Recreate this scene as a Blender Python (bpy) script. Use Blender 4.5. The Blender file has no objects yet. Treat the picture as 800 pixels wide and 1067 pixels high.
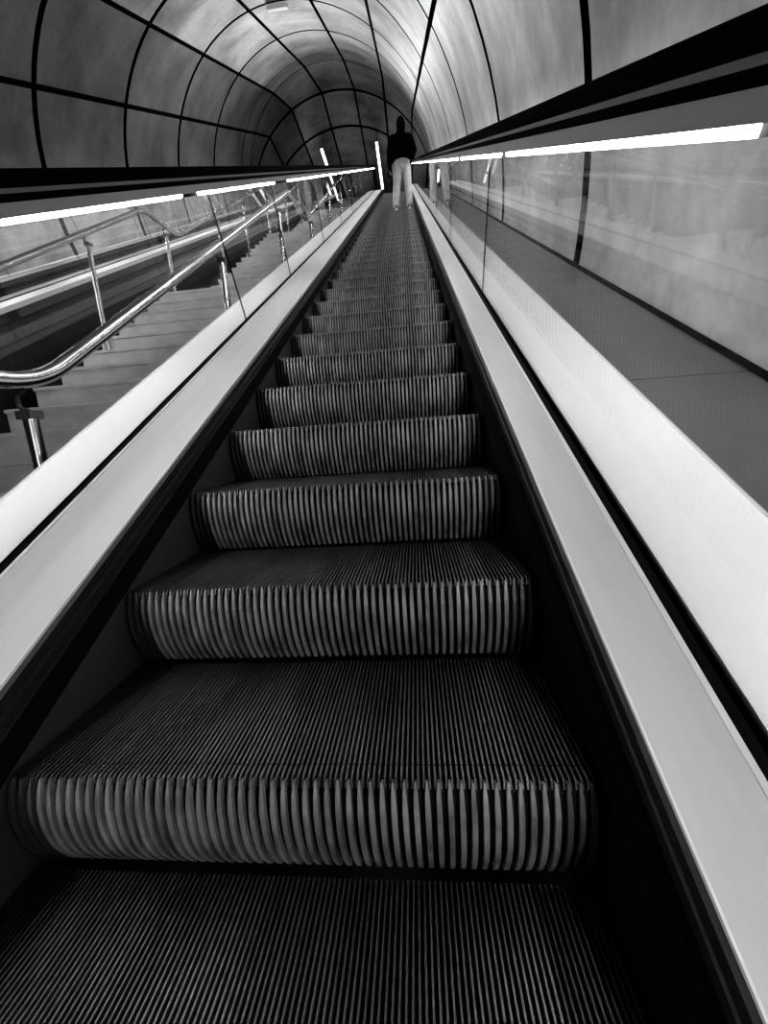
import bpy, bmesh, math, random
from mathutils import Vector, Matrix
random.seed(7)
C = bpy.context.scene.collection
sc = bpy.context.scene
PI = math.pi
A30 = math.radians(30); CA = math.cos(A30); SA = .5

# ------------------------------------------------------------------ frames
# escalator frame: X across, n square to the incline, a along the incline.
S_BEND = 19.0; R_BEND = 1.5; ARC = R_BEND * A30
YB = S_BEND * CA; ZB = S_BEND * SA
YT = YB + R_BEND * SA; TOP = ZB + R_BEND * (1 - CA)      # level of the upper landing
A_END = S_BEND + ARC + 2.6                               # end of the straight top run

def frame(a):
    """point on the step-tip line and slope angle at run a"""
    if a <= S_BEND:
        return a * CA, a * SA, A30
    if a <= S_BEND + ARC:
        t = A30 - (a - S_BEND) / R_BEND
        return YB + R_BEND * (SA - math.sin(t)), ZB + R_BEND * (math.cos(t) - CA), t
    return YT + (a - S_BEND - ARC), TOP, 0.0

def P(X, n, a):
    y, z, t = frame(a)
    return Vector((X, y - n * math.sin(t), z + n * math.cos(t)))

def run_stations(a0, a1, step=2.0):
    st = [a0]
    for k in range(7):
        v = S_BEND + ARC * k / 6
        if a0 < v < a1: st.append(v)
    st.append(a1)
    return st

# ------------------------------------------------------------------ mesh helpers
def new_obj(name, me, m=None, parent=None):
    o = bpy.data.objects.new(name, me); C.objects.link(o)
    if m is not None and me is not None and len(me.materials) == 0: me.materials.append(m)
    if parent is not None: o.parent = parent
    return o

class MB:
    def __init__(s): s.v = []; s.f = []
    def add(s, vs, fs):
        b = len(s.v); s.v += [tuple(v) for v in vs]; s.f += [tuple(i + b for i in f) for f in fs]
    def box(s, x0, x1, y0, y1, z0, z1):
        s.add([(x, y, z) for x in (x0, x1) for y in (y0, y1) for z in (z0, z1)],
              [(0, 1, 3, 2), (4, 6, 7, 5), (0, 4, 5, 1), (2, 3, 7, 6), (0, 2, 6, 4), (1, 5, 7, 3)])
    def rings(s, rings, closed=True, caps=True):
        n = len(rings[0]); vs = [p for r in rings for p in r]; fs = []
        for i in range(len(rings) - 1):
            for j in range(n if closed else n - 1):
                k = (j + 1) % n
                fs.append((i * n + j, i * n + k, (i + 1) * n + k, (i + 1) * n + j))
        if caps and closed:
            fs.append(tuple(range(n))[::-1]); fs.append(tuple((len(rings) - 1) * n + j for j in range(n)))
        s.add(vs, fs)
    def sweep(s, prof, a0, a1, extra=None, closed=True):
        """profile of (X,n) pushed along the escalator run"""
        rg = [[P(X, n, a) for X, n in prof] for a in run_stations(a0, a1)]
        if extra: rg += extra(prof)
        s.rings(rg, closed)
    def tube(s, pts, r, seg=12, caps=True):
        pts = [Vector(p) for p in pts]; rg = []
        prev = None
        for i, p in enumerate(pts):
            d = (pts[min(i + 1, len(pts) - 1)] - pts[max(i - 1, 0)]).normalized()
            if prev is None:
                up = Vector((1, 0, 0)) if abs(d.x) < .9 else Vector((0, 0, 1))
                u = d.cross(up).normalized()
            else:
                u = (prev - d * prev.dot(d)).normalized()
            prev = u; w = d.cross(u)
            rr = r[i] if isinstance(r, (list, tuple)) else r
            rg.append([p + (u * math.cos(2 * PI * k / seg) + w * math.sin(2 * PI * k / seg)) * rr for k in range(seg)])
        s.rings(rg, True, caps)
    def build(s, name, m, parent=None, smooth=False, bevel=0):
        me = bpy.data.meshes.new(name); me.from_pydata(s.v, [], s.f)
        bm = bmesh.new(); bm.from_mesh(me); bmesh.ops.recalc_face_normals(bm, faces=bm.faces); bm.to_mesh(me); bm.free()
        if smooth:
            for p in me.polygons: p.use_smooth = True
        o = new_obj(name, me, m, parent)
        if bevel:
            b = o.modifiers.new('bevel', 'BEVEL'); b.width = bevel; b.segments = 2; b.limit_method = 'ANGLE'
        return o

def bend_path(pts, r=.12, seg=6):
    """round the corners of a polyline"""
    pts = [Vector(p) for p in pts]; out = [pts[0]]
    for i in range(1, len(pts) - 1):
        a, b, c = pts[i - 1], pts[i], pts[i + 1]
        d1 = (a - b); d2 = (c - b); k = min(r, d1.length * .45, d2.length * .45)
        p1 = b + d1.normalized() * k; p2 = b + d2.normalized() * k
        for j in range(seg + 1):
            t = j / seg
            out.append(p1.lerp(b, t).lerp(b.lerp(p2, t), t))
    out.append(pts[-1]); return out

def empty(name, loc, label, cat, group=None, kind=None):
    o = bpy.data.objects.new(name, None); C.objects.link(o); o.location = loc
    o.empty_display_size = .1
    tag(o, label, cat, group, kind); return o
def tag(o, label=None, cat=None, group=None, kind=None):
    if label: o['label'] = label
    if cat: o['category'] = cat
    if group: o['group'] = group
    if kind: o['kind'] = kind
    return o
def adopt(root):
    """children are built in world space: keep them there under a moved Empty"""
    inv = Matrix.Translation(-Vector(root.location))
    for c in list(C.objects):
        if c.parent is root: c.data.transform(inv) if c.data.users == 1 else None

# ------------------------------------------------------------------ materials (all greys)
def mat(name, v, rough=.5, metal=0.0, spec=.5, noise=None, bump=0, nscale=(4, 4, 4), streak=False, coat=0):
    m = bpy.data.materials.new(name); m.use_nodes = True
    nt = m.node_tree; b = nt.nodes['Principled BSDF']
    b.inputs['Base Color'].default_value = (v, v, v, 1); b.inputs['Roughness'].default_value = rough
    b.inputs['Metallic'].default_value = metal; b.inputs['Specular IOR Level'].default_value = spec
    if coat: b.inputs['Coat Weight'].default_value = coat; b.inputs['Coat Roughness'].default_value = .15
    if noise:
        tc = nt.nodes.new('ShaderNodeTexCoord'); mp = nt.nodes.new('ShaderNodeMapping'); mp.inputs['Scale'].default_value = nscale
        no = nt.nodes.new('ShaderNodeTexNoise'); no.inputs['Scale'].default_value = 1; no.inputs['Detail'].default_value = 6; no.inputs['Roughness'].default_value = .62
        cr = nt.nodes.new('ShaderNodeValToRGB')
        lo, hi = noise
        cr.color_ramp.elements[0].position = .3; cr.color_ramp.elements[1].position = .7
        cr.color_ramp.elements[0].color = (lo, lo, lo, 1); cr.color_ramp.elements[1].color = (hi, hi, hi, 1)
        L = nt.links.new
        L(tc.outputs['Object'], mp.inputs['Vector']); L(mp.outputs[0], no.inputs['Vector']); L(no.outputs['Fac'], cr.inputs[0]); L(cr.outputs[0], b.inputs['Base Color'])
        if bump:
            bp = nt.nodes.new('ShaderNodeBump'); bp.inputs['Strength'].default_value = bump; bp.inputs['Distance'].default_value = .01
            L(no.outputs['Fac'], bp.inputs['Height']); L(bp.outputs[0], b.inputs['Normal'])
    return m

def emit(name, s):
    m = bpy.data.materials.new(name); m.use_nodes = True
    nt = m.node_tree; nt.nodes.remove(nt.nodes['Principled BSDF'])
    e = nt.nodes.new('ShaderNodeEmission'); e.inputs[0].default_value = (1, 1, 1, 1); e.inputs[1].default_value = s
    nt.links.new(e.outputs[0], nt.nodes['Material Output'].inputs[0]); return m

def glass_mat(name, ior=1.5, tint=.96):
    m = bpy.data.materials.new(name); m.use_nodes = True
    nt = m.node_tree; nt.nodes.remove(nt.nodes['Principled BSDF']); L = nt.links.new
    fr = nt.nodes.new('ShaderNodeFresnel')
    ge = nt.nodes.new('ShaderNodeNewGeometry'); ma = nt.nodes.new('ShaderNodeMath'); ma.operation = 'MULTIPLY_ADD'   # same reflectance on both faces of a sheet
    ma.inputs[1].default_value = 1 / ior - ior; ma.inputs[2].default_value = ior
    L(ge.outputs['Backfacing'], ma.inputs[0]); L(ma.outputs[0], fr.inputs['IOR'])
    tr = nt.nodes.new('ShaderNodeBsdfTransparent'); tr.inputs[0].default_value = (tint, tint, tint, 1)
    gl = nt.nodes.new('ShaderNodeBsdfGlossy'); gl.inputs['Roughness'].default_value = .008
    mx = nt.nodes.new('ShaderNodeMixShader')
    L(fr.outputs[0], mx.inputs[0]); L(tr.outputs[0], mx.inputs[1]); L(gl.outputs[0], mx.inputs[2])
    L(mx.outputs[0], nt.nodes['Material Output'].inputs[0]); return m

def concrete(name, k):
    m = bpy.data.materials.new(name); m.use_nodes = True
    nt = m.node_tree; b = nt.nodes['Principled BSDF']; L = nt.links.new; N = nt.nodes.new
    b.inputs['Roughness'].default_value = .55; b.inputs['Specular IOR Level'].default_value = .35
    tc = N('ShaderNodeTexCoord')
    n1 = N('ShaderNodeTexNoise'); n1.inputs['Scale'].default_value = .8; n1.inputs['Detail'].default_value = 8; n1.inputs['Roughness'].default_value = .62
    n2 = N('ShaderNodeTexNoise'); n2.inputs['Scale'].default_value = 9; n2.inputs['Detail'].default_value = 8; n2.inputs['Roughness'].default_value = .7
    # streaks that run down the panels
    mp = N('ShaderNodeMapping'); mp.inputs['Scale'].default_value = (.5, 2.6, .5)
    n3 = N('ShaderNodeTexNoise'); n3.inputs['Scale'].default_value = 1; n3.inputs['Detail'].default_value = 5
    vo = N('ShaderNodeTexVoronoi'); vo.inputs['Scale'].default_value = 2.0
    rp = N('ShaderNodeValToRGB'); rp.color_ramp.elements[0].position = .05; rp.color_ramp.elements[0].color = (.1, .1, .1, 1); rp.color_ramp.elements[1].position = .085
    for t in (n1, n2, vo): L(tc.outputs['Object'], t.inputs['Vector'])
    L(tc.outputs['Object'], mp.inputs['Vector']); L(mp.outputs[0], n3.inputs['Vector'])
    def mul(a, k, add):
        x = N('ShaderNodeMath'); x.operation = 'MULTIPLY_ADD'; L(a, x.inputs[0]); x.inputs[1].default_value = k; x.inputs[2].default_value = add; return x.outputs[0]
    def prod(a, c):
        x = N('ShaderNodeMath'); x.operation = 'MULTIPLY'; L(a, x.inputs[0]); L(c, x.inputs[1]); return x.outputs[0]
    f = prod(prod(mul(n1.outputs['Fac'], 2.6, -.3), mul(n2.outputs['Fac'], .7, .65)), mul(n3.outputs['Fac'], .8, .6))
    f = prod(f, rp.outputs[0])
    f = mul(f, k, 0)
    cb = N('ShaderNodeCombineColor')
    for i in range(3): L(f, cb.inputs[i])
    L(cb.outputs[0], b.inputs['Base Color'])
    bp = N('ShaderNodeBump'); bp.inputs['Strength'].default_value = .15; bp.inputs['Distance'].default_value = .02
    L(n2.outputs['Fac'], bp.inputs['Height']); L(bp.outputs[0], b.inputs['Normal'])
    return m

M_CONC = concrete('concrete_lit', .43); M_CONC_C = concrete('concrete_half_lit', .34); M_CONC_L = concrete('concrete_shaded', .12)  # one concrete in lit and dim tones, wall brightness put into the colour
M_BLACK = mat('joint_black', .004, .9, spec=.1)
M_TREAD = mat('step_tread_metal', .07, .4, .6, noise=(.04, .105), nscale=(14, 3, 14))
M_RISER = mat('step_riser_metal', .15, .45, .3, noise=(.05, .26), nscale=(30, 30, 9))
M_TSIDE = mat('step_side_shaded', .018, .5, .2)  # darker side cleats, balustrade shade put into the colour
M_RSIDE = mat('riser_side_shaded', .04, .5, .1)  # outer ribs darkened, the deck's shadow put into the colour
M_GROOVE = mat('step_groove_black', .008, .8, spec=.15)
M_DECK = mat('brushed_deck_steel', .40, .6, .0, spec=.0, noise=(.34, .42), nscale=(6, .6, .6))
M_OUTER = mat('pale_outer_deck', .82, .45, .0, spec=.1, noise=(.78, .86), nscale=(5, .5, .5))
M_TRIM = mat('polished_trim', .75, .4, .3)
M_LIP = mat('deck_lip_steel', .50, .6, .0, spec=.0)
M_FASCIA = mat('dark_fascia', .022, .45, .4)
M_SKIRT = mat('skirt_panel_steel', .008, .5, .5)
M_SKIRT_L = mat('skirt_panel_lit', .04, .5, .3)  # left skirt paler, light from the opposite tubes put into the colour
M_BRUSH = mat('black_bristle', .004, .9, spec=.1)
M_RUBBER = mat('handrail_rubber', .003, .8, spec=.04)
M_RAILPROF = mat('rail_guide_steel', .16, .5, .2)
M_CLAD = mat('dark_cladding', .035, .35, .5, noise=(.028, .045), nscale=(2, 2, 2))
M_STEEL = mat('handrail_steel', .55, .2, 1.0)
M_GUIDE = mat('rail_guide_dark', .06, .5, .2)
M_BRACKET = mat('bracket_black', .02, .5)
M_STAIR = mat('stair_stone', .7, .42, noise=(.55, .85), nscale=(3, 3, 6), bump=.1)
M_FLOOR = mat('incline_floor_dark', .03, .6, noise=(.02, .04))
M_LEDGE = mat('ledge_stone', .10, .32, noise=(.07, .13), nscale=(3, .8, .8), bump=.05)
M_END = mat('end_wall_grey', .05, .6, noise=(.03, .07), nscale=(1, 1, 1))
M_TUBE = emit('handrail_tube_glow', 60)
M_TUBE_FAR = emit('far_tube_glow', 70)
M_LAMP = emit('hanging_lamp_glow', 5)
M_GLASS = glass_mat('balustrade_glass', 1.52, .97)
M_GEDGE = mat('glass_edge', .05, .2)
M_HOOD = mat('black_hoodie_cloth', .004, .9, spec=.1, noise=(.003, .006), nscale=(40, 40, 40))
M_JEANS = mat('pale_trousers_cloth', .3, .85, spec=.15, noise=(.2, .38), nscale=(14, 14, 8), bump=.2)
M_SKIN = mat('skin', .35, .5)
M_SHOE = mat('shoe_dark', .05, .6)
M_SOLE = mat('shoe_pale', .75, .6)
M_BOX = mat('box_pale', .5, .5)

# ------------------------------------------------------------------ tunnel
TXC, TNC, TR = -2.371, .022, 3.862
JOINTS = [35.4, 57.2, 79.2, 101.2, 122.9, 144.6]
ALL_J = [-8.2, 13.6] + JOINTS + [166.4, 188.2]
ringS = [6.05 + 2.815 * k for k in range(-4, 5)] + [20.35, 21.65]
RW = {len(ringS) - 2: .022, len(ringS) - 1: .022}
def tun_pt(s, ang, R=TR):
    x = TXC + R * math.cos(ang); n = TNC + R * math.sin(ang)
    return Vector((x, s * CA - n * SA, s * SA + n * CA))
ZC2 = 10.88
HJ = {144.6: 139.3, 122.9: 118.6, 101.2: 97.6, 79.2: 77.2, 57.2: 57.6}
def hang(deg):     # joint angle in the level part
    xs = sorted((k, v) for k, v in HJ.items())
    if deg <= xs[0][0]: return deg
    if deg >= xs[-1][0]: return deg - 5.3
    for (a, b), (c, d) in zip(xs, xs[1:]):
        if a <= deg <= c: return b + (d - b) * (deg - a) / (c - a)
def tun_h(y, deg, R=TR):
    t = math.radians(hang(deg)); return Vector((TXC + R * math.cos(t), y, ZC2 + R * math.sin(t)))
Y_END = 27.5
def section(i, deg, R=TR):
    """station i: inclined rings first, then the level ones"""
    if i < len(ringS): return tun_pt(ringS[i], math.radians(deg), R)
    return tun_h((18.85, 20.85, Y_END)[i - len(ringS)], deg, R)
NST = len(ringS) + 3
def hw(i):         # half width of a ring joint
    if i in RW: return RW[i]
    return .062 if i < len(ringS) else .075
def tunnel_part(name, angs, m):
    mb = MB(); edges = []
    for i in range(NST - 1):
        for a0, a1 in zip(angs, angs[1:]):
            ga = math.degrees(.042 / TR)
            b0, b1 = a0 + ga, a1 - ga
            nA = max(3, int((b1 - b0) / 3))
            g = []
            p0 = section(i, (a0 + a1) / 2); p1 = section(i + 1, (a0 + a1) / 2); Ln = (p1 - p0).length
            t0, t1 = hw(i) / Ln, 1 - hw(i + 1) / Ln
            for t in (t0, (2 * t0 + t1) / 3, (t0 + 2 * t1) / 3, t1):
                g.append([section(i, b0 + (b1 - b0) * j / nA).lerp(section(i + 1, b0 + (b1 - b0) * j / nA), t) for j in range(nA + 1)])
            # panel face and its four turned-back edges
            mb.rings(g, closed=False)
            e0 = len(mb.f)
            def back(i_t, dg):
                t = i_t
                return section(i, dg, TR + .09).lerp(section(i + 1, dg, TR + .09), t)
            for t in (t0, t1):
                mb.rings([[section(i, b0 + (b1 - b0) * j / nA).lerp(section(i + 1, b0 + (b1 - b0) * j / nA), t) for j in range(nA + 1)],
                          [back(t, b0 + (b1 - b0) * j / nA) for j in range(nA + 1)]], closed=False)
            for dg in (b0, b1):
                mb.rings([[section(i, dg).lerp(section(i + 1, dg), t) for t in (t0, t1)], [back(t, dg) for t in (t0, t1)]], closed=False)
            edges.append((e0, len(mb.f)))
    o = mb.build(name, m, smooth=True)
    me = o.data; me.materials.append(M_BLACK)
    for a, b in edges:
        for p in me.polygons[a:b]: p.material_index = 1
    es = o.modifiers.new('edge', 'EDGE_SPLIT'); es.split_angle = math.radians(35)
    tag(o, kind='structure'); return o
W_R = tunnel_part('wall_right', [-8.2, 13.6, 35.4], M_CONC)
CEIL = tunnel_part('ceiling', JOINTS[:-1], M_CONC_C)
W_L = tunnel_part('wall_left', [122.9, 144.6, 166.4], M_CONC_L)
W_LL = tunnel_part('wall_left_lower', [166.4, 188.2], M_CONC)  # lit concrete tone here, standing in for the far tubes' light
mb = MB()
mb.rings([[section(i, -12 + 204 * j / 68, TR + .1) for j in range(69)] for i in range(NST)], closed=False)
o = mb.build('wall_backing', M_BLACK); tag(o, kind='structure')
mb = MB(); mb.box(-7, 2, Y_END + .02, Y_END + .2, TOP - 1, TOP + 6)
tag(mb.build('wall_end', M_END), kind='structure')

# ------------------------------------------------------------------ floors
mb = MB()
mb.rings([[P(X, n, a) for X, n in ((-6.3, -1.25), (1.6, -1.25), (1.6, -1.5), (-6.3, -1.5))] for a in (-6, S_BEND + .3)])
tag(mb.build('floor', M_FLOOR), kind='structure')
Y_LAND = 18.6
mb = MB(); mb.box(-6.4, 1.6, Y_LAND, Y_END + .1, TOP - .35, TOP - .02)
tag(mb.build('floor_landing', M_FLOOR), kind='structure')
# stone ledge between the right balustrade and the wall
mb = MB()
for k in range(-2, 12):
    a0 = -2.6 + k * 1.9 - .0; a1 = min(a0 + 1.894, S_BEND)
    if a0 >= S_BEND: break
    mb.rings([[P(X, n, a) for X, n in ((.94, .095), (1.412, .095), (1.412, -.2), (.94, -.2))] for a in (a0, a1)])
tag(mb.build('floor_ledge', M_LEDGE), kind='structure')
mb = MB()
mb.sweep([(1.412, .102), (1.45, .102), (1.45, -.2), (1.412, -.2)], -5, S_BEND)
tag(mb.build('baseboard_right', M_BLACK), kind='structure')
mb = MB(); mb.sweep([(-6.4, -.2), (-5.78, -.2), (-5.78, -.4), (-6.4, -.4)], -5, S_BEND)
tag(mb.build('floor_ledge_left', M_LEDGE), kind='structure')

# ------------------------------------------------------------------ escalator steps
PITCH = .4046; RUN = PITCH * CA; RISE = PITCH * SA
HWID = .503
RIB = [(0, 0), (-.008, -.022), (-.014, -.048), (-.015, -.078), (-.013, -.104), (-.008, -.13), (0, -.155), (.011, -.179), (.024, -.2015)]
def tread_mesh():
    mb = MB()
    nC = 110; p = 2 * HWID / nC
    for i in range(nC):
        x = -HWID + (i + .5) * p; w = p * .17; wb = p * .25
        for y0, y1, ch in ((.004, .034, True), (.0365, .355, False)):
            zt = 0
            if ch:   # toothed nose: the cleat drops to the riser
                mb.add([(x - wb, y0 - .002, -.014), (x + wb, y0 - .002, -.014), (x - w, y0 + .003, -.002), (x + w, y0 + .003, -.002),
                        (x - w, y0 + .008, 0), (x + w, y0 + .008, 0), (x - w, y1, 0), (x + w, y1, 0), (x - wb, y1, -.014), (x + wb, y1, -.014)],
                       [(0, 1, 3, 2), (2, 3, 5, 4), (4, 5, 7, 6), (6, 7, 9, 8), (0, 2, 4, 6, 8), (1, 9, 7, 5, 3)])
            else:
                mb.add([(x - wb, y0, -.014), (x + wb, y0, -.014), (x - w, y0, 0), (x + w, y0, 0), (x - w, y1, 0), (x + w, y1, 0), (x - wb, y1, -.014), (x + wb, y1, -.014)],
                       [(0, 1, 3, 2), (2, 3, 5, 4), (4, 5, 7, 6), (0, 2, 4, 6), (1, 7, 5, 3)])
    nf = len(mb.f)
    mb.box(-HWID, HWID, .012, .357, -.028, -.0135)
    return mb, nf
def riser_mesh():
    mb = MB()
    nR = 55; p = 2 * HWID / nR
    for i in range(nR):
        x = -HWID + (i + .5) * p
        L, Rr, Lb, Rb = [], [], [], []
        for j, (y, z) in enumerate(RIB):
            k = min(1, .32 + j * .5)               # the rib starts as a pointed tooth
            w = p * .235 * k
            L.append((x - w, y, z)); Rr.append((x + w, y, z)); Lb.append((x - p * .27 * k, y + .012, z - (.0 if j else .006))); Rb.append((x + p * .27 * k, y + .012, z - (.0 if j else .006)))
        n = len(RIB); vs = Lb + L + Rr + Rb; fs = []
        for a in range(3):
            for j in range(n - 1):
                fs.append((a * n + j, a * n + j + 1, (a + 1) * n + j + 1, (a + 1) * n + j))
        fs.append((0, n, 2 * n, 3 * n))
        mb.add(vs, fs)
    nf = len(mb.f)
    bk = [[(-HWID, y + .0105, z - (.012 if j == 0 else 0)), (HWID, y + .0105, z - (.012 if j == 0 else 0))] for j, (y, z) in enumerate(RIB)]
    mb.rings(bk, closed=False)
    return mb, nf
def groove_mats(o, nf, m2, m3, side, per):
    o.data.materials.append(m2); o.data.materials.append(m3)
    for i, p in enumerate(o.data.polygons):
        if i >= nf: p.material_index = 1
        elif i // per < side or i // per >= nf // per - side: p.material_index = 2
ORD = ['lowest', 'second', 'third', 'fourth', 'fifth', 'sixth', 'seventh', 'eighth', 'ninth', 'tenth', 'eleventh', 'twelfth', 'thirteenth', 'fourteenth', 'fifteenth',
       'sixteenth', 'seventeenth', 'eighteenth', 'nineteenth', 'twentieth', 'twenty-first', 'twenty-second', 'twenty-third', 'twenty-fourth', 'twenty-fifth', 'twenty-sixth',
       'twenty-seventh', 'twenty-eighth', 'twenty-ninth', 'thirtieth']
K_FEET = 27
tr_mb, tr_nf = tread_mesh(); ri_mb, ri_nf = riser_mesh()
def step_pos(k):
    s = k * PITCH
    if s <= S_BEND: return k * RUN, k * RISE
    d = [(.362, .18), (.374, .12), (.378, .06), (.38, .012)]
    k0 = int(S_BEND / PITCH); y, z = k0 * RUN, k0 * RISE
    for j in range(k - k0):
        dy, dz = d[min(j, 3)]; y += dy; z += dz
    return y, min(z, TOP)
def step_label(k):
    if k == K_FEET: return 'dark ribbed escalator step that the hooded person stands on'
    if k > K_FEET: return 'dark ribbed escalator step above the person, %s beyond the one underfoot' % ORD[k - K_FEET].replace('second', 'second') if k > K_FEET + 1 else 'dark ribbed escalator step next above the one the person stands on'
    if k == -1: return 'lowest escalator step, its grooved tread filling the bottom of the photo'
    if k > 12: return 'narrow ribbed escalator step below the hooded person, %s down from the one underfoot' % (ORD[K_FEET - k - 1] if K_FEET - k > 1 else 'first')
    return 'dark ribbed escalator step, %s whole riser up from the bottom of the photo' % ('first' if k == 0 else ORD[k])
K_LAST = 50
first = None
for k in range(-1, K_LAST + 1):
    y, z = step_pos(k)
    if first is None:
        first = empty('escalator_step', (.004, y, z), step_label(k), 'escalator step', 'steps of the escalator being ridden')
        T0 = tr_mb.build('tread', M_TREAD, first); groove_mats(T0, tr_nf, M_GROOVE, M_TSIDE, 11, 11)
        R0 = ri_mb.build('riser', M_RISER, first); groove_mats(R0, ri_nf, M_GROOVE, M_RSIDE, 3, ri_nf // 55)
    else:
        r = first.copy(); C.objects.link(r); r.location = (.004, y, z); r['label'] = step_label(k)
        for ch in (T0, R0):
            c = ch.copy(); C.objects.link(c); c.parent = r
# comb plate at the top
cp = MB(); yl, zl = step_pos(K_LAST)
cp.box(-.50, .508, yl + .40, Y_LAND + .3, TOP - .03, TOP + .004)
for i in range(55):
    x = -.5 + (i + .5) * 1.0 / 55; cp.box(x - .003, x + .003, yl + .362, yl + .41, TOP - .012, TOP + .003)
tag(cp.build('comb_plate', M_SKIRT), 'metal comb plate where the escalator steps run out at the top landing', 'comb plate')

# ------------------------------------------------------------------ balustrades
def newel(prof, a=A_END, nc=.45, seg=12):
    y, z, t = frame(a); out = []
    cy, cz = y, z + nc
    for k in range(1, seg + 1):
        th = -PI * k / seg
        out.append([Vector((X, cy - (n - nc) * math.sin(th), cz + (n - nc) * math.cos(th))) for X, n in prof])
    return out

def balustrade(label, group, xin, xg, xout, nd, lights, joints, seams, dn=0.0, clad_bottom=-1.2, skirt=None, A0=-4.0, glow=None):
    """xin inner deck edge, xg glass centre, xout outer deck edge; sg points outward"""
    sg = 1 if xout > xin else -1
    y, z, t = frame(0.)
    root = empty('escalator_balustrade', P(xg, -.3, 0), label, 'balustrade', group)
    def B(name, profs, m, a0=A0, a1=A_END, parent=root, smooth=False, extra=None, bevel=0):
        mb = MB()
        for pf in profs: mb.sweep([(x, n + dn) for x, n in pf], a0, a1, extra)
        o = mb.build(name, m, parent, smooth); o.data.transform(Matrix.Translation(-Vector(root.location))) if parent is root else o.data.transform(Matrix.Translation(-Vector(root.location)))
        return o
    # skirt, brush, fascia
    xs = xin - sg * .012
    B('skirt_panel', [[(xs, .0 + nd - .062), (xs, -.30), (xs + sg * .012, -.30), (xs + sg * .012, nd - .062)]], skirt or M_SKIRT)
    B('skirt_brush', [[(xs + sg * .003, nd - .062), (xs - sg * .004, nd - .066), (xs - sg * .014, nd - .105), (xs + sg * .003, nd - .098)]], M_BRUSH)
    B('fascia', [[(xin, nd - .006), (xin - sg * .006, nd - .014), (xin - sg * .006, nd - .036), (xin - sg * .002, nd - .038), (xin - sg * .008, nd - .042), (xin - sg * .008, nd - .062), (xin + sg * .02, nd - .062), (xin + sg * .02, nd - .006)]], M_FASCIA)
    # inner deck in sheets that meet at seams
    ss = [A0] + [s for s in seams] + [A_END]
    for a0, a1 in zip(ss, ss[1:]):
        B('inner_deck', [[(xin, nd), (xg - sg * .020, nd), (xg - sg * .020, nd - .03), (xin + sg * .002, nd - .012)]], M_DECK, a0, a1 - .002)
    B('deck_lip', [[(xin - sg * .001, nd), (xin + sg * .002, nd + .0008), (xin + sg * .002, nd - .006), (xin - sg * .001, nd - .006)],
                   [(xg - sg * .030, nd + .003), (xg - sg * .021, nd + .004), (xg - sg * .021, nd - .01), (xg - sg * .030, nd - .01)]], M_LIP)
    B('glass_gasket', [[(xg - sg * .020, nd + .003), (xg - sg * .007, nd + .009), (xg - sg * .007, nd - .03), (xg - sg * .020, nd - .03)],
                       [(xg + sg * .007, nd + .006), (xg + sg * .018, nd - .004), (xg + sg * .018, nd - .03), (xg + sg * .007, nd - .03)]], M_BRUSH)
    B('outer_deck', [[(xg + sg * .018, nd), (xout, nd - .004), (xout, nd - .03), (xg + sg * .018, nd - .03)]], M_OUTER)
    B('edge_trim', [[(xout, nd + .002), (xout + sg * .006, nd + .001), (xout + sg * .006, nd - .045), (xout, nd - .045)]], M_TRIM)
    B('cladding_panel', [[(xout - sg * .012, nd - .045), (xout - sg * .012, -.24), (xout - sg * .03, -.24), (xout - sg * .03, nd - .045)]], M_CLAD)
    B('cladding_panel', [[(xout - sg * .012, -.25), (xout - sg * .012, clad_bottom), (xout - sg * .03, clad_bottom), (xout - sg * .03, -.25)]], M_CLAD)
    # glass sheets
    js = [A0] + list(joints) + [A_END + .1]
    for a0, a1 in zip(js, js[1:]):
        B('glass_panel', [[(xg - .005, nd - .02), (xg + .005, nd - .02), (xg + .005, .733), (xg - .005, .733)]], M_GLASS, a0 + .003, a1 - .003)
    for a in joints:
        B('glass_seal', [[(xg - .004, nd - .02), (xg + .004, nd - .02), (xg + .004, .731), (xg - .004, .731)]], M_BRUSH, a - .0028, a + .0028)
    # hand rail and what carries it
    def circ(cx, cn, rx, rn, k=18):
        return [(cx + rx * math.cos(2 * PI * j / k), cn + rn * math.sin(2 * PI * j / k)) for j in range(k)]
    rail = [(xg - .036, .800), (xg - .041, .808), (xg - .041, .822), (xg - .034, .833), (xg - .02, .838), (xg + .02, .838), (xg + .034, .833), (xg + .041, .822), (xg + .041, .808), (xg + .036, .800)]
    B('handrail', [rail], M_RUBBER, smooth=False, extra=lambda pf: newel(pf))
    B('handrail_guide', [[(xg - .028, .7995), (xg - .028, .789), (xg + .028, .789), (xg + .028, .7995)]], M_GUIDE, extra=lambda pf: newel(pf))
    B('guide_seal', [[(xg - .033, .789), (xg - .033, .772), (xg + .033, .772), (xg + .033, .789)]], M_RUBBER, extra=lambda pf: newel(pf))
    prof = B('light_housing', [[(xg - .038, .772), (xg - .038, .743), (xg - .030, .743), (xg - .028, .7465), (xg + .028, .7465), (xg + .030, .743), (xg + .038, .743), (xg + .038, .772)]], M_RAILPROF)
    B('glass_clamp', [[(xg - .010, .746), (xg - .010, .731), (xg + .010, .731), (xg + .010, .746)]], M_RUBBER)
    for a0, a1 in lights:
        for q in (-1, 1):
            if q != -sg: continue
        B('light_tube', [[(xg - .026, .7455), (xg - .026, .736), (xg - .020, .731), (xg - .0105, .731), (xg - .0105, .7455)],
                         [(xg + .0105, .7455), (xg + .0105, .731), (xg + .020, .731), (xg + .026, .736), (xg + .026, .7455)]], glow or M_TUBE, a0, a1)
    return root

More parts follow.
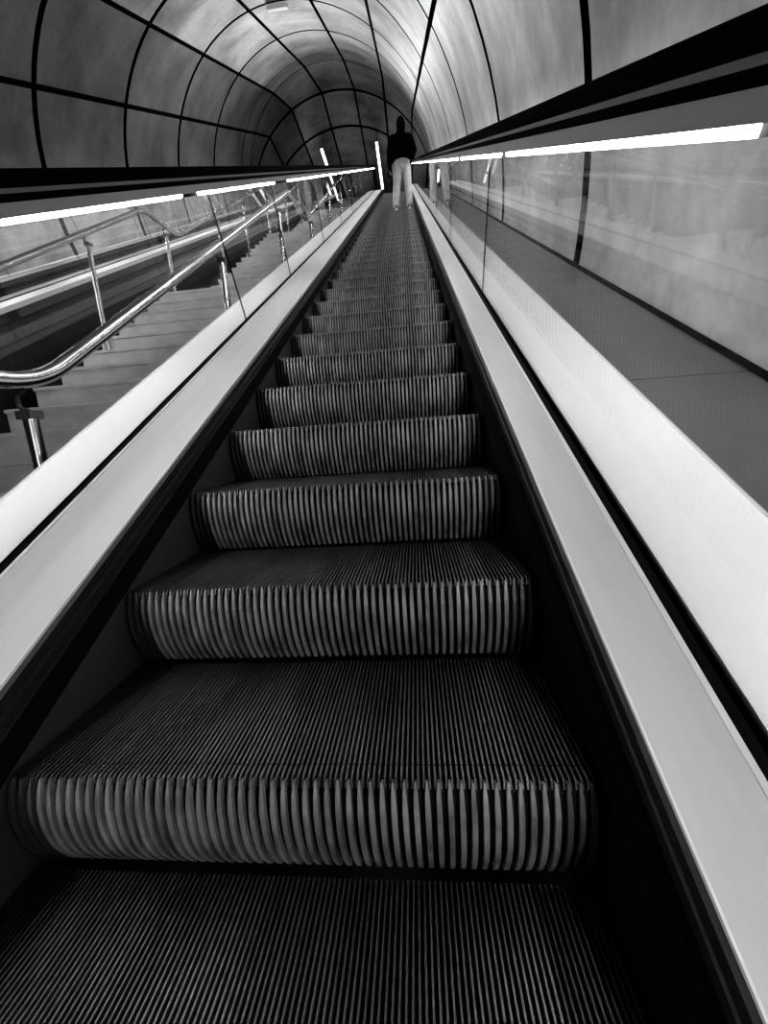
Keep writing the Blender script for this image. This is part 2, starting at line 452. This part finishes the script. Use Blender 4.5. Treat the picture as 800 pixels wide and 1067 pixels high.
LT_L = [(-3.5, -2.6), (-1.0, .1), (.3, 2.05), (2.26, 3.77), (4.3, 5.88), (6.1, 7.72), (8.16, 9.81), (10.0, 11.78), (12.1, 13.7), (13.9, 15.5), (15.9, 17.4), (17.6, 18.9)]
LT_R = [(-3.4, -1.8), (-1.5, .22), (.44, 1.80), (1.97, 3.30), (3.6, 5.1), (5.3, 6.8), (7.0, 8.5), (8.8, 10.4), (10.55, 12.2), (12.5, 14.0), (14.2, 15.8), (16.0, 17.4), (17.6, 18.9)]
LT_F = [(3.0, 4.5), (5.1, 6.6), (7.3, 8.5), (8.8, 10.4), (10.55, 12.2), (12.5, 14.0), (14.2, 15.8), (16.0, 17.4), (17.6, 18.9)]
JL = [-2.6, -.6, 2.42, 3.74, 5.72, 7.7, 9.68, 11.66, 13.64, 15.62, 17.6]
JR = [-2.8, -.9, 2.30, 4.26, 6.22, 8.18, 10.14, 12.1, 14.06, 16.02, 17.98]
SL = [1.73, 5.2, 8.7, 12.2, 15.7]
SR = [1.65, 5.1, 8.6, 12.1, 15.6]
balustrade('glass balustrade on the stair side of the ridden escalator, black handrail above a glowing strip', 'balustrades of the ridden escalator',
           -.517, -.757, -.99, .112, LT_L, JL, SL, skirt=M_SKIRT_L)
balustrade('glass balustrade on the concrete wall side of the ridden escalator, person mirrored in it', 'balustrades of the ridden escalator',
           .533, .668, .94, .152, LT_R, JR, SR)
FX = -4.74; FDN = -.035
balustrade('glass balustrade of the far escalator beyond the stairs, the side nearer the stairs', 'balustrades of the far escalator',
           FX + .52, FX + .76, FX + 1.04, .112, LT_F, JL, SL, FDN, glow=M_TUBE_FAR)
balustrade('glass balustrade of the far escalator beyond the stairs, the side against the tunnel wall', 'balustrades of the far escalator',
           FX - .52, FX - .76, FX - 1.04, .112, LT_F, JR, SR, FDN, glow=M_TUBE_FAR)

# ------------------------------------------------------------------ staircase between the escalators
SX0, SX1 = -3.33, -1.03
ST_R, ST_G = .2222, .328
def flight(y0, z0, n): return [(y0 + j * ST_G, z0 + (j + 1) * ST_R) for j in range(n)]
noses = []
base = (6.48 - 5.33, 2.77 - 3.11)
for m in range(-1, 4):
    y0, z0 = base[0] + 5.33 * m, base[1] + 3.11 * m
    nn = 14 if m < 3 else 4
    noses += [(y, z) for y, z in flight(y0, z0, nn) if y > -2.5]
noses = [(y, z) for y, z in noses if z < TOP + .1]
def stair_z(y):
    zz = noses[0][1] - ST_R
    for ny, nz in noses:
        if ny <= y: zz = nz
    return zz
stair = empty('staircase', (SX1, noses[0][0], noses[0][1] - ST_R), 'pale stone staircase in flights with landings between the two escalators', 'stairs')
for i, (y, z) in enumerate(noses):
    y1 = noses[i + 1][0] if i + 1 < len(noses) else y + 1.2
    mb = MB()
    x0, x1 = SX0, SX1
    pr = [(y, z - ST_R), (y + .004, z - .035), (y - .018, z - .03), (y - .018, z - .004), (y - .012, z), (y1 + .05, z), (y1 + .05, z - ST_R - .12), (y + .12, z - ST_R - .12)]
    mb.rings([[(x, py, pz) for py, pz in pr] for x in (x0, x1)])
    o = mb.build('stair_step', M_STAIR, stair); o.data.transform(Matrix.Translation(-Vector(stair.location)))

def rail_line(y):
    for (a, b), (c, d) in zip(RAIL, RAIL[1:]):
        if a <= y <= c: return b + (d - b) * (y - a) / (c - a)
    return RAIL[-1][1]
RAIL = [(-1.3, .84), (.985, .84), (5.21, 3.74), (6.03, 3.78), (10.50, 6.84), (11.33, 6.87), (15.80, 9.95), (16.6, 9.98), (17.6, 10.66), (20.0, 10.66)]
def stair_rail(label, X, posts, turn=0):
    root = empty('stair_handrail', (X, RAIL[0][0], stair_z(0)), label, 'handrail', 'steel handrails of the stairs')
    T = Matrix.Translation(-Vector(root.location))
    mb = MB(); pts = [(X, y, z) for y, z in RAIL]
    mb.tube(bend_path(pts, .16, 7), .031, 16)
    mb.build('rail', M_STEEL, root, smooth=True).data.transform(T)
    for y in posts:
        zb = stair_z(y); zt = rail_line(y) - .125
        mb = MB(); mb.tube([(X, y, zb), (X, y, zt)], .026, 14)
        mb.tube([(X, y, zb), (X, y, zb + .012)], .055, 16)
        po = mb.build('post', M_STEEL, root, smooth=True); po.data.transform(T)
        es = po.modifiers.new('e', 'EDGE_SPLIT'); es.split_angle = .7
        mb = MB(); mb.box(X - .03, X + .03, y - .03, y + .03, zt - .012, zt + .02)
        mb.tube(bend_path([(X, y, zt + .02), (X - .035, y, zt + .03), (X - .035, y, zt + .08), (X, y, zt + .10)], .025, 4), .009, 8)
        mb.build('bracket', M_BRACKET, po).data.transform(T)
    return root
stair_rail('steel stair handrail running close beside the ridden escalator', -1.222, [-.9, .92, 2.87, 4.65, 6.42, 8.3, 10.1, 11.9, 13.7, 15.5, 17.7, 19.4])
stair_rail('steel stair handrail on the far side of the stairs, beside the far escalator', -3.237, [-.6, .4, 2.2, 4.07, 5.70, 7.59, 9.04, 10.75, 12.6, 14.4, 16.2, 17.9, 19.5])

# ------------------------------------------------------------------ hanging lamps, box
def hang_lamp(label, X, y0, y1, z):
    root = empty('hanging_light', (X, (y0 + y1) / 2, z), label, 'light', 'hanging tube lights over the top landing')
    T = Matrix.Translation(-Vector(root.location))
    mb = MB(); mb.tube([(X, y0, z), (X, y1, z)], .055, 12); mb.build('tube', M_LAMP, root).data.transform(T)
    mb = MB(); mb.box(X - .05, X + .05, y0 - .03, y1 + .03, z + .05, z + .10); mb.build('housing', M_FASCIA, root).data.transform(T)
    for y in (y0 + .4, y1 - .4):
        zc = ZC2 + math.sqrt(TR ** 2 - (X - TXC) ** 2)
        mb = MB(); mb.tube([(X, y, z + .09), (X, y, zc + .05)], .008, 8); mb.build('suspension_rod', M_FASCIA, root).data.transform(T)
hang_lamp('long white tube light standing out at the top landing, just left of the person', -.81, 20.3, 23.7, 13.55)
hang_lamp('short slanting white tube light showing above the left balustrade handrail', -3.34, 20.25, 24.3, 13.55)
mb = MB(); c = tun_pt(14.40, math.radians(90.8), TR - .10)
mb.box(-.24, .24, -.1, .1, -.05, .04)
bx = mb.build('junction_box', M_BOX, bevel=.01); bx.location = c; bx.rotation_euler = (A30, 0, 0)
tag(bx, 'small pale box fixed to the crown of the tunnel', 'box')

# ------------------------------------------------------------------ person
def ell(c, rx, ry, tilt=0, k=20, ax=None):
    """ellipse ring; ax = direction of the limb"""
    c = Vector(c); d = Vector(ax or (0, 0, 1)).normalized()
    u = Vector((1, 0, 0)); u = (u - d * u.dot(d)).normalized(); w = d.cross(u)
    return [c + u * rx * math.cos(2 * PI * j / k) + w * ry * math.sin(2 * PI * j / k) for j in range(k)]
def loft(mb, secs):
    cs = [Vector(s[0]) for s in secs]; rg = []
    for i, s in enumerate(secs):
        d = cs[min(i + 1, len(cs) - 1)] - cs[max(i - 1, 0)]
        rg.append(ell(s[0], s[1], s[2], ax=d))
    d0 = (cs[0] - cs[1]).normalized(); d1 = (cs[-1] - cs[-2]).normalized()
    e0 = ell(cs[0] + d0 * min(secs[0][1:3]) * .6, secs[0][1] * .6, secs[0][2] * .6, ax=-d0)
    e1 = ell(cs[-1] + d1 * min(secs[-1][1:3]) * .6, secs[-1][1] * .6, secs[-1][2] * .6, ax=d1)
    mb.rings([e0] + rg + [e1])
def remeshed(mb, name, m, parent, voxel, smooth=6):
    o = mb.build(name, m, parent)
    r = o.modifiers.new('r', 'REMESH'); r.mode = 'VOXEL'; r.voxel_size = voxel; r.use_smooth_shade = True
    s = o.modifiers.new('s', 'SMOOTH'); s.iterations = smooth; s.factor = .5
    dg = bpy.context.evaluated_depsgraph_get(); me = bpy.data.meshes.new_from_object(o.evaluated_get(dg))
    old = o.data; o.modifiers.clear(); o.data = me; me.name = name; bpy.data.meshes.remove(old)
    if len(me.materials) == 0: me.materials.append(m)
    for p in me.polygons: p.use_smooth = True
    return o
yF, zF = step_pos(K_FEET)
PERS = empty('person', (.245, yF + .115, zF), 'person in a black hoodie and pale trousers standing high up the escalator, seen from behind', 'person')
# the figure faces +y (away); z up from the tread
body = MB()
loft(body, [((.02, .0, .90), .145, .10), ((.02, .0, 1.02), .125, .085), ((.02, -.005, 1.15), .135, .09), ((.025, -.01, 1.32), .16, .10), ((.028, -.01, 1.43), .15, .085), ((.03, 0, 1.49), .07, .06)])
loft(body, [((.03, 0, 1.46), .055, .058), ((.035, .01, 1.58), .050, .055)])
loft(body, [((.04, .025, 1.565), .045, .06), ((.04, .03, 1.61), .066, .085), ((.04, .02, 1.67), .076, .097), ((.04, .015, 1.73), .072, .092), ((.04, .01, 1.775), .045, .06)])
loft(body, [((.04, .105, 1.655), .014, .012), ((.04, .132, 1.648), .016, .014), ((.04, .118, 1.69), .009, .009)])        # nose
loft(body, [((.015, .105, 1.615), .012, .01), ((.04, .116, 1.613), .014, .012), ((.065, .105, 1.615), .012, .01)])      # mouth
for s in (-1, 1):
    loft(body, [((.04 + s * .078, .0, 1.65), .01, .022), ((.04 + s * .082, -.006, 1.69), .012, .026)])                 # ears
    loft(body, [((.04 + s * .03, .098, 1.682), .013, .012), ((.04 + s * .032, .102, 1.684), .012, .011)])             # eyes
    hip = (.02 + s * .085, 0, .90)
    foot = (-.15, .02, .09) if s < 0 else (.15, .03, .09)
    knee = ((hip[0] + foot[0]) / 2 + s * .005, .03, .50)
    loft(body, [(hip, .085, .09), ((hip[0] + (knee[0] - hip[0]) * .5, .02, .70), .075, .08), (knee, .052, .056), ((knee[0] * .6 + foot[0] * .4, .005, .36), .05, .056), ((foot[0], .0, .12), .034, .04)])
    loft(body, [((foot[0], -.03, .05), .032, .032), ((foot[0], .05, .045), .036, .026), ((foot[0] + s * .012, .14, .035), .036, .018)])
# arms: the left hangs, the right is bent to the front pocket
armL = [(-.165, -.01, 1.42), (-.235, -.03, 1.14), (-.262, .02, .92)]
armR = [(.215, -.01, 1.41), (.305, -.05, 1.13), (.20, .13, 1.03)]
for ar in (armL, armR):
    loft(body, [(ar[0], .05, .055), (ar[1], .040, .042), (ar[2], .027, .027)])
def hand(mb, wrist, d, side, spread):
    """palm, four fingers of unequal length curling to the thigh and a thumb from the side of the palm"""
    wv = Vector(wrist); d = Vector(d).normalized(); side = Vector(side).normalized(); curl = d.cross(side).normalized()
    loft(mb, [(wv, .024, .026), (wv + d * .045, .018, .040), (wv + d * .09, .015, .042)])
    for i, ln in enumerate((.066, .075, .070, .055)):
        b = wv + d * .085 + side * (.031 - .0205 * i)
        k1 = b + d * ln * .5 + curl * spread * .008; k2 = k1 + d * ln * .32 + curl * spread * .020; k3 = k2 + d * ln * .15 + curl * spread * .02
        loft(mb, [(b, .009, .009), (k1, .0085, .0085), (k2, .0078, .0078), (k3, .0065, .0065)])
    t0 = wv + d * .03 + side * .034
    loft(mb, [(t0, .011, .011), (t0 + d * .03 + side * .018 + curl * spread * .008, .010, .010), (t0 + d * .055 + side * .022 + curl * spread * .018, .0085, .0085)])
hand(body, armL[2], (-.02, .10, -1), (0.1, 1, .1), 1)
hand(body, armR[2], (-1, .12, -.1), (0, .1, 1), -1)
remeshed(body, 'body', M_SKIN, PERS, .0065, 3)
hd = MB()
loft(hd, [((.02, .0, .985), .205, .145), ((.02, .0, 1.04), .198, .142), ((.02, -.005, 1.12), .188, .132), ((.022, -.008, 1.24), .198, .138), ((.025, -.012, 1.36), .212, .135), ((.028, -.012, 1.44), .195, .115), ((.03, -.01, 1.50), .12, .09), ((.032, -.005, 1.55), .088, .09)])
loft(hd, [((.034, -.02, 1.50), .095, .095), ((.038, .0, 1.58), .088, .108), ((.04, .005, 1.65), .096, .122), ((.04, .0, 1.72), .095, .120), ((.04, -.005, 1.78), .078, .098), ((.04, -.01, 1.812), .04, .055)])
loft(hd, [((-.13, -.012, 1.435), .085, .085), ((-.19, -.015, 1.37), .082, .085), ((-.232, -.035, 1.16), .068, .072), ((-.258, .012, .95), .056, .058), ((-.264, .03, .88), .047, .052), ((-.268, .045, .83), .047, .054), ((-.272, .058, .775), .044, .05)])
loft(hd, [((.17, -.012, 1.43), .085, .085), ((.235, -.015, 1.36), .082, .085), ((.298, -.055, 1.14), .070, .076), ((.25, .04, 1.06), .060, .062), ((.185, .135, 1.03), .050, .05)])
remeshed(hd, 'hoodie', M_HOOD, PERS, .012, 5)
tz = MB()
loft(tz, [((.02, .0, 1.035), .168, .118), ((.02, -.008, .96), .180, .132), ((.02, -.012, .90), .182, .135), ((.02, -.005, .84), .165, .118)])
for s in (-1, 1):
    hx = .02 + s * .092; fx = -.15 if s < 0 else .15
    loft(tz, [((hx, -.008, .90), .094, .115), ((hx + (fx - hx) * .2, .0, .78), .096, .108), ((hx + (fx - hx) * .45, .018, .62), .088, .098), ((hx + (fx - hx) * .62, .022, .50), .085, .09), ((hx + (fx - hx) * .8, .005, .34), .082, .087), ((fx, -.005, .22), .080, .084), ((fx, -.008, .15), .080, .085), ((fx, -.006, .118), .081, .086)])
remeshed(tz, 'trousers', M_JEANS, PERS, .011, 4)
for s in (-1, 1):
    fx = -.15 if s < 0 else .15
    sh = MB()
    loft(sh, [((fx, -.045, .10), .040, .036), ((fx, -.05, .06), .043, .040), ((fx, -.045, .03), .043, .042)])
    loft(sh, [((fx, -.055, .05), .042, .045), ((fx, .02, .055), .043, .045), ((fx + s * .01, .10, .045), .047, .036), ((fx + s * .014, .17, .035), .042, .026)])
    so = remeshed(sh, 'shoe', M_SHOE, PERS, .008, 3)
    sl = MB(); pts = []
    for z in (.002, .042):
        pts.append([Vector((fx + s * .012 * (max(0, math.sin(t)) ) + .047 * math.cos(t) * (1 - .1 * math.sin(t)), .055 + .145 * math.sin(t), z)) for t in [2 * PI * j / 28 for j in range(28)]])
    sl.rings(pts); sl.build('sole', M_SOLE, so)

# ------------------------------------------------------------------ added fill lights
def area(name, loc, rot, sx, sy, e):
    l = bpy.data.lights.new(name, 'AREA'); l.shape = 'RECTANGLE'; l.size = sx; l.size_y = sy; l.energy = e
    o = bpy.data.objects.new(name, l); C.objects.link(o); o.location = loc; o.rotation_euler = rot; return o
def fill_light(name, X, n, s0, s1, wid, tilt, e):
    p0, p1 = P(X, n, s0), P(X, n, s1); c = (p0 + p1) / 2
    l = bpy.data.lights.new(name, 'AREA'); l.shape = 'RECTANGLE'; l.size = wid; l.size_y = (p1 - p0).length; l.energy = e
    o = bpy.data.objects.new(name, l); C.objects.link(o)
    yv = (p1 - p0).normalized(); nrm = Vector((math.sin(tilt), -SA * math.cos(tilt), CA * math.cos(tilt)))
    zv = -nrm; xv = yv.cross(zv)
    m = Matrix.Identity(4)
    for i in range(3): m[i][0] = xv[i]; m[i][1] = yv[i]; m[i][2] = zv[i]
    m.translation = c; o.matrix_world = m; return o
fill_light('crown_fill_light', TXC, 1.35, 13.0, 18.2, .5, -0.15, 150)  # unseen area light, added to brighten the crown
fill_light('wall_fill_light', -.2, 1.9, 4.0, 18, .3, .95, 120)  # unseen area light, added to brighten the right wall
w = bpy.data.worlds.new('dim'); sc.world = w; w.use_nodes = True
w.node_tree.nodes['Background'].inputs[0].default_value = (1, 1, 1, 1); w.node_tree.nodes['Background'].inputs[1].default_value = .0

# ------------------------------------------------------------------ camera
cam = bpy.data.cameras.new('camera'); co = bpy.data.objects.new('camera', cam); C.objects.link(co)
r_ = Vector((0.99465801, 0.07722174, -0.06850003)); u_ = Vector((0.05221081, 0.19609632, 0.97919368)); f_ = Vector((-0.08904765, 0.97753928, -0.19101696))
M = Matrix.Identity(4)
for i in range(3): M[i][0] = r_[i]; M[i][1] = u_[i]; M[i][2] = -f_[i]
M.translation = Vector((.25298, -.54115, .55119))
co.matrix_world = M
cam.sensor_fit = 'HORIZONTAL'; cam.sensor_width = 36; cam.lens = 36 * 412.6265 / 800; cam.clip_start = .02; cam.clip_end = 200
sc.camera = co
sc.view_settings.view_transform = 'Standard'; sc.view_settings.look = 'None'; sc.view_settings.exposure = 0
sc.view_settings.use_curve_mapping = True
cv = sc.view_settings.curve_mapping.curves[3]
cv.points.new(.006, .002); cv.points.new(.04, .034); cv.points.new(.25, .25)
sc.view_settings.curve_mapping.update()
sc.cycles.transparent_max_bounces = 24; sc.cycles.max_bounces = 10; sc.cycles.use_denoising = True
